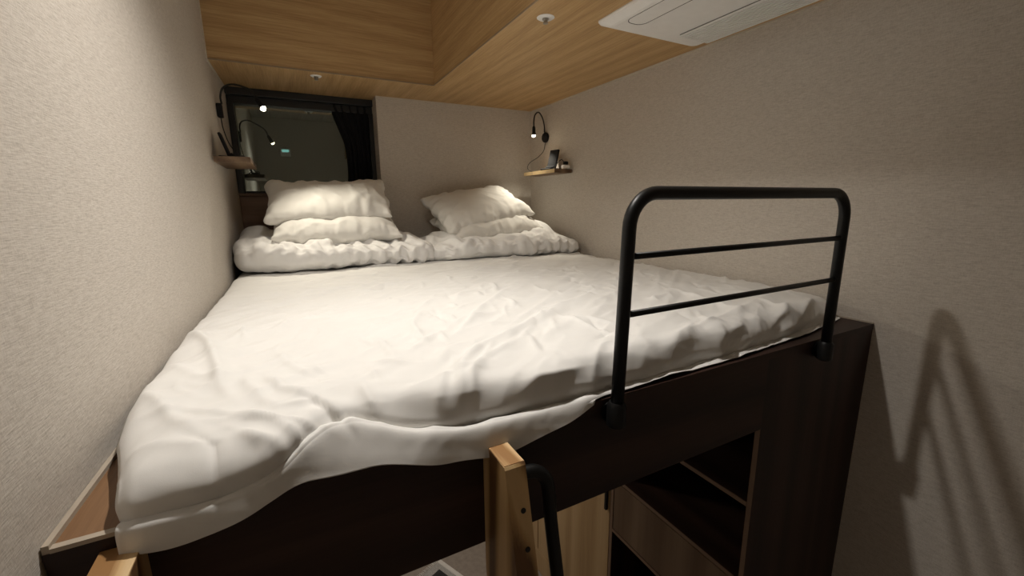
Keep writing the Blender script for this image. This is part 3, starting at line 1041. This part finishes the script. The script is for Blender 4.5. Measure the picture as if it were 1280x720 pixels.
# ------------------------------------------------------------------ small wall shelves
def wall_shelf(x0, x1, y0, y1, z0, z1, label, edge_mat):
    s_ = empty('wall_shelf', ((x0 + x1) / 2, (y0 + y1) / 2, z0), label, 'shelf')
    box('board', (x0, y0, z0), (x1, y1, z1), M_shelfwood, s_, 0.0015)
    if edge_mat:
        box('edge_band', (x0 - 0.0012, y0, z0), (x0, y1, z1), edge_mat, s_)
    return s_
ZSH = 2.232
wsl = wall_shelf(XL(2.3) + 0.004, -0.122, 2.07, 2.46, ZSH - 0.022, ZSH, 'small wooden wall shelf beside the window', None)
wsr = wall_shelf(1.408, XR(2.3) - 0.006, 2.16, 2.53, ZSH - 0.022, ZSH, 'small wooden wall shelf in the corner below the reading lamp', M_pine_edge)
for y in (2.24, 2.42):
    lathe('screw', [(0, 0), (0.004, 0), (0.004, 0.001), (0, 0.001)], M_steel, (1.4066, y, ZSH - 0.011), (-1, 0, 0), wsr, 10)
for y in (2.2, 2.36):
    lathe('screw', [(0, 0), (0.004, 0), (0.004, 0.001), (0, 0.001)], M_steel, (-0.122, y, ZSH - 0.011), (1, 0, 0), wsl, 10)


# ------------------------------------------------------------------ gooseneck reading lamps
def reading_lamp(label, base, out, neck, head_dir, cable, power, rect):
    """base: centre on the wall; out: unit x direction from the wall; neck: path; cable: path"""
    lp = empty('reading_lamp', base, label, 'lamp', 'gooseneck reading lamps')
    b0 = Vector(base)
    if rect:
        box('wall_base', (min(b0.x, b0.x + out * 0.022), b0.y - 0.020, b0.z - 0.030), (max(b0.x, b0.x + out * 0.022), b0.y + 0.020, b0.z + 0.030), M_plastic, lp, 0.005)
    else:
        lathe('wall_base', [(0, 0), (0.029, 0), (0.032, 0.004), (0.032, 0.014), (0.026, 0.022), (0.012, 0.026), (0, 0.026)], M_plastic, base, (out, 0, 0), lp, 28)
    np_ = smooth_path(neck, 8)
    tube('gooseneck', np_, 0.0042, M_rubber, lp, 10)
    hdv = Vector(head_dir).normalized()
    tip = Vector(neck[-1])
    hd_ = lathe('lamp_head', [(0.0, -0.006), (0.006, -0.006), (0.0095, 0.002), (0.0105, 0.030), (0.0125, 0.042), (0.0125, 0.046), (0.0, 0.044)], M_plastic, tip, hdv, lp, 18)
    lathe('bulb', [(0.0, 0.0445), (0.011, 0.0465), (0.0105, 0.052), (0.007, 0.057), (0.0, 0.059)], M_bulb, tip, hdv, hd_, 18)
    tube('cable', smooth_path(cable, 8), 0.0022, M_rubber, lp, 8)
    ld = bpy.data.lights.new('reading_lamp_light', 'SPOT')
    ld.energy = power
    ld.color = (1.0, 0.92, 0.76)
    ld.spot_size = math.radians(108)
    ld.spot_blend = 1.0
    ld.shadow_soft_size = 0.012
    lo = bpy.data.objects.new('lamp_light', ld)
    COL.objects.link(lo)
    pos = tip + hdv * 0.066
    lo.matrix_world = Matrix.Translation(pos) @ hdv.to_track_quat('-Z', 'Y').to_matrix().to_4x4()
    lo.parent = lp
    lo.matrix_parent_inverse = Matrix.Translation(Vector(base)).inverted()
    return lp


xw = XL(2.41) + 0.0
bl = at(330, 137, 1, 2.24)
hdl = Vector((0.42, -0.46, -0.78)).normalized()
tipl = Vector(bl) - hdl * 0.055
reading_lamp('black gooseneck reading lamp with lit bulb on the wall beside the window', (xw + 0.001, 2.41, 2.462), 1,
             [(xw + 0.022, 2.41, 2.490), (xw + 0.022, 2.408, 2.525), (xw + 0.038, 2.395, 2.558), (xw + 0.080, 2.360, 2.568), tuple(tipl + Vector((-0.020, 0.022, 0.042))), tuple(tipl)],
             hdl, [(xw + 0.012, 2.41, 2.434), (xw + 0.016, 2.41, 2.38), (xw + 0.035, 2.40, 2.31), (xw + 0.075, 2.40, 2.255), (xw + 0.10, 2.41, ZSH + 0.004), (xw + 0.07, 2.44, ZSH + 0.003), (xw + 0.03, 2.43, ZSH + 0.003), (xw + 0.03, 2.36, ZSH + 0.003), (xw + 0.07, 2.33, ZSH + 0.004)], POWER_READING_WINDOW, True)
xw2 = XR(2.46)
reading_lamp('black gooseneck reading lamp pointing down on the corner wall', (xw2 - 0.001, 2.455, 2.452), -1,
             [(xw2 - 0.018, 2.455, 2.484), (xw2 - 0.020, 2.456, 2.53), (xw2 - 0.040, 2.447, 2.572), (xw2 - 0.082, 2.420, 2.594), (xw2 - 0.124, 2.392, 2.574), (xw2 - 0.146, 2.372, 2.535), (xw2 - 0.152, 2.362, 2.492)],
             (-0.02, -0.03, -1), [(xw2 - 0.012, 2.455, 2.418), (xw2 - 0.020, 2.46, 2.37), (xw2 - 0.055, 2.47, 2.330), (xw2 - 0.105, 2.49, 2.295), (xw2 - 0.120, 2.50, 2.262), (xw2 - 0.100, 2.49, 2.240), (xw2 - 0.080, 2.44, ZSH + 0.004), (xw2 - 0.045, 2.46, ZSH + 0.003), (xw2 - 0.045, 2.40, ZSH + 0.003), (xw2 - 0.085, 2.39, ZSH + 0.003), (xw2 - 0.085, 2.34, ZSH + 0.005)], POWER_READING_CORNER, False)


# ------------------------------------------------------------------ things on the shelves
def charging_stand(label, loc, rz, scale=1.0):
    t = empty('charging_stand', loc, label, 'charger', 'black chargers on the wall shelves')
    R_ = Matrix.Translation(Vector(loc)) @ Matrix.Rotation(rz, 4, 'Z') @ Matrix.Scale(scale, 4)
    def part(name, lo, hi, tilt, mat, bev, parent=t):
        bm = bmesh.new()
        add_box(bm, lo, hi, bev, 3)
        bmesh.ops.transform(bm, matrix=R_ @ Matrix.Rotation(tilt, 4, 'X'), verts=bm.verts)
        return from_bm(name, bm, mat, parent, True)
    part('foot', (-0.045, -0.055, 0.0), (0.045, 0.045, 0.010), 0, M_plastic, 0.004)
    bk = part('back_plate', (-0.036, -0.010, 0.006), (0.036, 0.004, 0.128), math.radians(-16), M_plastic, 0.005)
    part('lip', (-0.036, -0.022, 0.008), (0.036, -0.008, 0.020), math.radians(-16), M_plastic, 0.003)
    return t
charging_stand('black charging stand on the corner wall shelf', (1.470, 2.290, ZSH + 0.001), math.radians(-75))
charging_stand('black charging stand on the wall shelf beside the window', (XL(2.2) + 0.052, 2.17, ZSH + 0.001), math.radians(90), 0.8)

adp = empty('power_adapter', (1.497, 2.20, ZSH), 'white power adapter with black plug on the corner wall shelf', 'adapter')
bm = bmesh.new(); add_box(bm, (1.482, 2.165, ZSH + 0.001), (1.524, 2.203, ZSH + 0.026), 0.007, 3)
from_bm('housing', bm, M_white, adp, True)
bm = bmesh.new(); add_box(bm, (1.490, 2.171, ZSH + 0.0262), (1.516, 2.197, ZSH + 0.046), 0.006, 3)
from_bm('plug', bm, M_plastic, adp, True)
tube('cord', smooth_path([(1.493, 2.184, ZSH + 0.040), (1.475, 2.190, ZSH + 0.056), (1.455, 2.205, ZSH + 0.034), (1.440, 2.215, ZSH + 0.006), (1.425, 2.225, ZSH + 0.004)], 6), 0.0022, M_rubber, adp, 8)
# loose cable coils on the shelf beside the window
coil = []
for k in range(50):
    a = k / 49 * 2 * math.pi * 3.2
    r_ = 0.026 + 0.010 * math.sin(a * 0.7)
    coil.append((XL(2.3) + 0.062 + r_ * math.cos(a), 2.29 + 0.045 * math.sin(a) / 1.2, ZSH + 0.004 + 0.006 * (1 + math.sin(a * 1.7)) + k * 0.0002))
tag(tube('charging_cable', coil, 0.0026, M_rubber, None, 8), 'loosely coiled black cable on the wall shelf beside the window', 'cable')


# ------------------------------------------------------------------ sprinklers in the soffit
def sprinkler(p, label, r=0.030):
    s_ = empty('ceiling_sprinkler', (p[0], p[1], ZS), label, 'sprinkler')
    lathe('escutcheon', [(0.011, -0.003), (0.012, 0.004), (r * 0.8, 0.004), (r, 0.0005), (r, 0.0), (0.011, 0.0)], M_white, (p[0], p[1], ZS - 0.0002), (0, 0, -1), s_, 32)
    lathe('nozzle', [(0, 0.0), (0.0105, 0.0), (0.0105, 0.007), (0.0065, 0.009), (0.006, 0.014), (0, 0.014)], M_steel, (p[0], p[1], ZS), (0, 0, -1), s_, 16)
    lathe('deflector', [(0, 0.017), (0.009, 0.017), (0.009, 0.0185), (0, 0.0185)], M_steel, (p[0], p[1], ZS), (0, 0, -1), s_, 16)
    for a in (0, math.pi):
        tube('arm', [(p[0] + 0.006 * math.cos(a), p[1] + 0.006 * math.sin(a), ZS - 0.008), (p[0] + 0.007 * math.cos(a), p[1] + 0.007 * math.sin(a), ZS - 0.018)], 0.0014, M_steel, s_, 6)
sprinkler(at(682, 22, 2, ZS), 'white sprinkler rosette in the oak soffit beside the air conditioner')
sprinkler(at(395, 95, 2, ZS), 'white sprinkler rosette in the oak soffit above the window', 0.026)

# ------------------------------------------------------------------ air conditioner cassette
ac = empty('air_conditioner', (1.25, 0.7, ZS), 'white ceiling cassette air conditioner beside the long wall', 'air conditioner')
ax0, ax1, ay0, ay1 = 1.006, 1.492, 0.16, 1.292
bm = bmesh.new()
zb = ZS - 0.024
outer = [(ax0, ay0), (ax1, ay0), (ax1, ay1), (ax0, ay1)]
def rounded(x0, y0, x1, y1, r, n=5):
    out = []
    for cx, cy, a0 in ((x1 - r, y1 - r, 0), (x0 + r, y1 - r, 90), (x0 + r, y0 + r, 180), (x1 - r, y0 + r, 270)):
        for k in range(n + 1):
            a = math.radians(a0 + 90 * k / n)
            out.append((cx + r * math.cos(a), cy + r * math.sin(a)))
    return out
rings = []
for inset, z in ((0.0, ZS - 0.0005), (0.0, ZS - 0.004), (0.004, ZS - 0.010), (0.030, zb + 0.002), (0.040, zb)):
    rings.append([bm.verts.new((x, y, z)) for x, y in rounded(ax0 + inset, ay0 + inset, ax1 - inset, ay1 - inset, 0.022)])
for i in range(len(rings) - 1):
    n_ = len(rings[i])
    for k in range(n_):
        bm.faces.new((rings[i][k], rings[i][(k + 1) % n_], rings[i + 1][(k + 1) % n_], rings[i + 1][k]))
bm.faces.new(rings[0]); bm.faces.new(list(reversed(rings[-1])))
from_bm('panel', bm, M_white, ac)
# louvre flap with its dark outline
fx0, fx1, fy0_, fy1_ = 1.050, 1.122, 0.24, 1.192
bm = bmesh.new()
lo_ = [bm.verts.new((x, y, zb - 0.0010)) for x, y in rounded(fx0 - 0.0006, fy0_ - 0.0030, fx1 + 0.0040, fy1_ + 0.0045, 0.030)]
hi_ = [bm.verts.new((x, y, zb - 0.0001)) for x, y in rounded(fx0 - 0.0006, fy0_ - 0.0030, fx1 + 0.0040, fy1_ + 0.0045, 0.030)]
n_ = len(lo_)
for k in range(n_):
    bm.faces.new((lo_[k], lo_[(k + 1) % n_], hi_[(k + 1) % n_], hi_[k]))
bm.faces.new(list(reversed(lo_))); bm.faces.new(hi_)
from_bm('flap_gap', bm, M_gap, ac)
bm = bmesh.new()
lo_ = [bm.verts.new((x, y, zb - 0.0014)) for x, y in rounded(fx0, fy0_, fx1, fy1_, 0.028)]
hi_ = [bm.verts.new((x, y, zb - 0.0011)) for x, y in rounded(fx0, fy0_, fx1, fy1_, 0.028)]
for k in range(n_):
    bm.faces.new((lo_[k], lo_[(k + 1) % n_], hi_[(k + 1) % n_], hi_[k]))
bm.faces.new(list(reversed(lo_))); bm.faces.new(hi_)
from_bm('louvre_flap', bm, M_white, ac)
# intake grille
gx0, gx1 = 1.307, 1.456
gr = box('grille_bed', (gx0, 0.24, zb - 0.0035), (gx1, 1.192, zb - 0.0001), M_gbed, ac)
bm = bmesh.new(); add_box(bm, (0, 0.24, 0), (0.0085, 1.190, 0.004))
slat_me = bpy.data.meshes.new('slat')
bmesh.ops.recalc_face_normals(bm, faces=bm.faces); bm.to_mesh(slat_me); bm.free()
slat_me.materials.append(M_grille)
ns = 11
for k in range(ns):
    o = link('slat', slat_me, None, gr)
    o.location = (gx0 - 0.0012 + (gx1 - gx0 - 0.0075) * k / (ns - 1), 0, zb - 0.0078)
for y0_, y1_ in ((1.1922, 1.1962), (0.2345, 0.2395)):
    box('grille_end', (gx0, y0_, zb - 0.007), (gx1, y1_, zb - 0.0001), M_grille, gr)

# ------------------------------------------------------------------ downlight in the ceiling of the well
LX, LY = 0.25, 0.95
ZL = 2.985
dl = empty('downlight', (LX, LY, ZC), 'round white cylinder downlight on the raised ceiling over the bed', 'lamp')
lathe('housing', [(0.0, 0.0005), (0.058, 0.0005), (0.058, ZC - ZL), (0.050, ZC - ZL), (0.048, ZC - ZL - 0.010), (0.0, ZC - ZL - 0.010)], M_white, (LX, LY, ZC), (0, 0, -1), dl, 32)
lathe('diffuser', [(0.0, 0.001), (0.047, 0.001), (0.047, 0.004), (0.0, 0.005)], M_disc, (LX, LY, ZL + 0.009), (0, 0, -1), dl, 32)
ld = bpy.data.lights.new('downlight', 'SPOT')
ld.spot_size = math.radians(132)
ld.spot_blend = 1.0
ld.shadow_soft_size = 0.030
ld.energy = POWER_DOWNLIGHT
ld.color = (1.0, 0.95, 0.885)
lo = bpy.data.objects.new('downlight_light', ld)
COL.objects.link(lo)
lo.parent = dl
lo.location = (0, 0, ZL - ZC - 0.004)

# ------------------------------------------------------------------ under the bed: open shelves and wardrobe
su = empty('shelf_unit', (1.3, 0.88, 0), 'dark open shelf unit with one closed drawer under the bed', 'shelf unit')
y0s, y1s = YF + 0.0145, 1.148
xr_ = 1.53
box('back_panel', (xr_, y0s, 0.002), (xr_ + 0.01, y1s, 1.45), M_dark_y, su)
box('divider', (XP + 0.001, y1s - 0.016, 0.002), (xr_, y1s, 1.45), M_dark_z, su)
box('divider_edge', (XP - 0.001, y1s - 0.0155, 0.002), (XP + 0.001, y1s - 0.0005, 1.45), M_shelf_edge, su)
for z in (1.225, 0.973, 0.735, 0.40, 0.10):
    s_ = box('shelf', (XP + 0.001, y0s, z - 0.014), (xr_, y1s - 0.016, z), M_dark_y, su)
    box('shelf_edge', (XP - 0.001, y0s, z - 0.0135), (XP + 0.001, y1s - 0.016, z - 0.0005), M_shelf_edge, s_)
M_drawer = wood('drawer_veneer', 2, ((0.13, 0.082, 0.05), (0.17, 0.112, 0.07), (0.21, 0.145, 0.095)), across=22, rough=0.5)
box('drawer_front', (XP - 0.001, y0s + 0.004, 0.739), (XP + 0.015, y1s - 0.020, 0.955), M_drawer, su, 0.001)

wd = empty('wardrobe', (1.3, 1.9, 0), 'light wood wardrobe with flat doors under the bed', 'wardrobe')
box('carcass', (XP + 0.020, 1.150, 0.13), (1.52, 2.62, 1.44), M_ply_z, wd)
for (a, b_) in ((1.152, 1.716), (1.722, 2.286), (2.292, 2.618)):
    d_ = box('door', (XP, a, 0.150), (XP + 0.018, b_, 1.44), M_ply_z, wd, 0.0015)
    if a < 1.8:
        hy = 1.168 if a < 1.5 else 1.738
        box('pull', (XP - 0.012, hy - 0.006, 0.80), (XP - 0.0005, hy + 0.006, 1.05), M_black, d_, 0.002)
box('plinth', (XP + 0.006, 1.150, 0.002), (XP + 0.024, 2.62, 0.130), M_ply_z, wd)
box('plinth_rail', (XP, 1.152, 0.126), (XP + 0.02, 2.618, 0.146), M_ply_z, wd)

# lamp under the deck
UX, UY, UZ = 0.35, 2.05, ZT - 0.061
ul = empty('underbed_lamp', (UX, UY, UZ), 'round flush lamp on the underside of the loft bed', 'lamp')
lathe('lamp_body', [(0, 0), (0.07, 0), (0.07, 0.018), (0.064, 0.022), (0, 0.022)], M_white, (UX, UY, UZ), (0, 0, -1), ul, 32)
lathe('lamp_diffuser', [(0, 0.0222), (0.06, 0.0222), (0.058, 0.026), (0, 0.028)], emit('underbed_glow', (1.0, 0.92, 0.8), 6.0), (UX, UY, UZ), (0, 0, -1), ul, 32)
ld = bpy.data.lights.new('underbed', 'AREA')
ld.shape = 'DISK'
ld.size = 0.12
ld.energy = POWER_UNDERBED
ld.color = (1.0, 0.90, 0.78)
lo = bpy.data.objects.new('underbed_light', ld)
COL.objects.link(lo)
lo.parent = ul
lo.location = (0, 0, -0.032)

# ------------------------------------------------------------------ fringed rug on the floor
def make_rug():
    c0 = np.array([0.567, 2.042])
    da = np.array([0.425, -0.905]); da /= np.linalg.norm(da)
    db = np.array([-da[1], da[0]]); db = -db if db[0] > 0 else db
    La, Lb = 0.62, 0.46
    t = empty('rug', (float(c0[0]), float(c0[1]), 0), 'charcoal rug with a white border and fringe on the floor under the bed', 'rug')
    def slab(name, a0, a1, b0, b1, z0, z1, mat, parent=t, bev=0.0):
        bm = bmesh.new()
        add_box(bm, (a0, b0, z0), (a1, b1, z1), bev)
        for v_ in bm.verts:
            q = c0 + da * v_.co.x + db * v_.co.y
            v_.co = Vector((q[0], q[1], v_.co.z))
        return from_bm(name, bm, mat, parent)
    slab('border', 0.0, La, 0.0, Lb, 0.001, 0.011, M_rug_grey, t, 0.003)
    slab('pile', 0.045, La - 0.045, 0.048, Lb - 0.048, 0.0105, 0.014, M_rug_dark)
    slab('binding', 0.0, La, -0.004, 0.020, 0.001, 0.0145, M_rug_white, t, 0.003)
    bm = bmesh.new()
    k = 0
    for b_ in np.linspace(0.004, Lb - 0.004, 56):
        for a_, s in ((0, -1), (La, 1)):
            L = 0.026 + 0.006 * random.random()
            j = (random.random() - .5) * 0.006
            p0 = c0 + da * a_ + db * b_
            p1 = c0 + da * (a_ + s * L) + db * (b_ + j)
            add_tube(bm, [(p0[0], p0[1], 0.0055), tuple(np.append((p0 + p1) / 2, 0.0065)), (p1[0], p1[1], 0.003)], [0.0022, 0.0025, 0.0018], 5)
    fr = from_bm('fringe', bm, M_rug_white, t)
    fr['kind'] = 'stuff'
make_rug()

# ------------------------------------------------------------------ invented glowing box on the unseen wall behind, added for a teal reflection
dp = at(357, 191, 1, 2 * YW - YR)
th = empty('added_glow_box', (float(dp[0]), YR, float(dp[2])), 'invented small white box with a teal glow on the entrance wall', 'added glow')
box('housing', (dp[0] - 0.06, YR + 0.001, dp[2] - 0.05), (dp[0] + 0.06, YR + 0.022, dp[2] + 0.05), M_white, th, 0.004)
box('glow_panel', (dp[0] - 0.04, YR + 0.0222, dp[2] + 0.005), (dp[0] + 0.04, YR + 0.024, dp[2] + 0.035), emit('teal_glow', (0.45, 1.0, 0.95), 0.9), th)
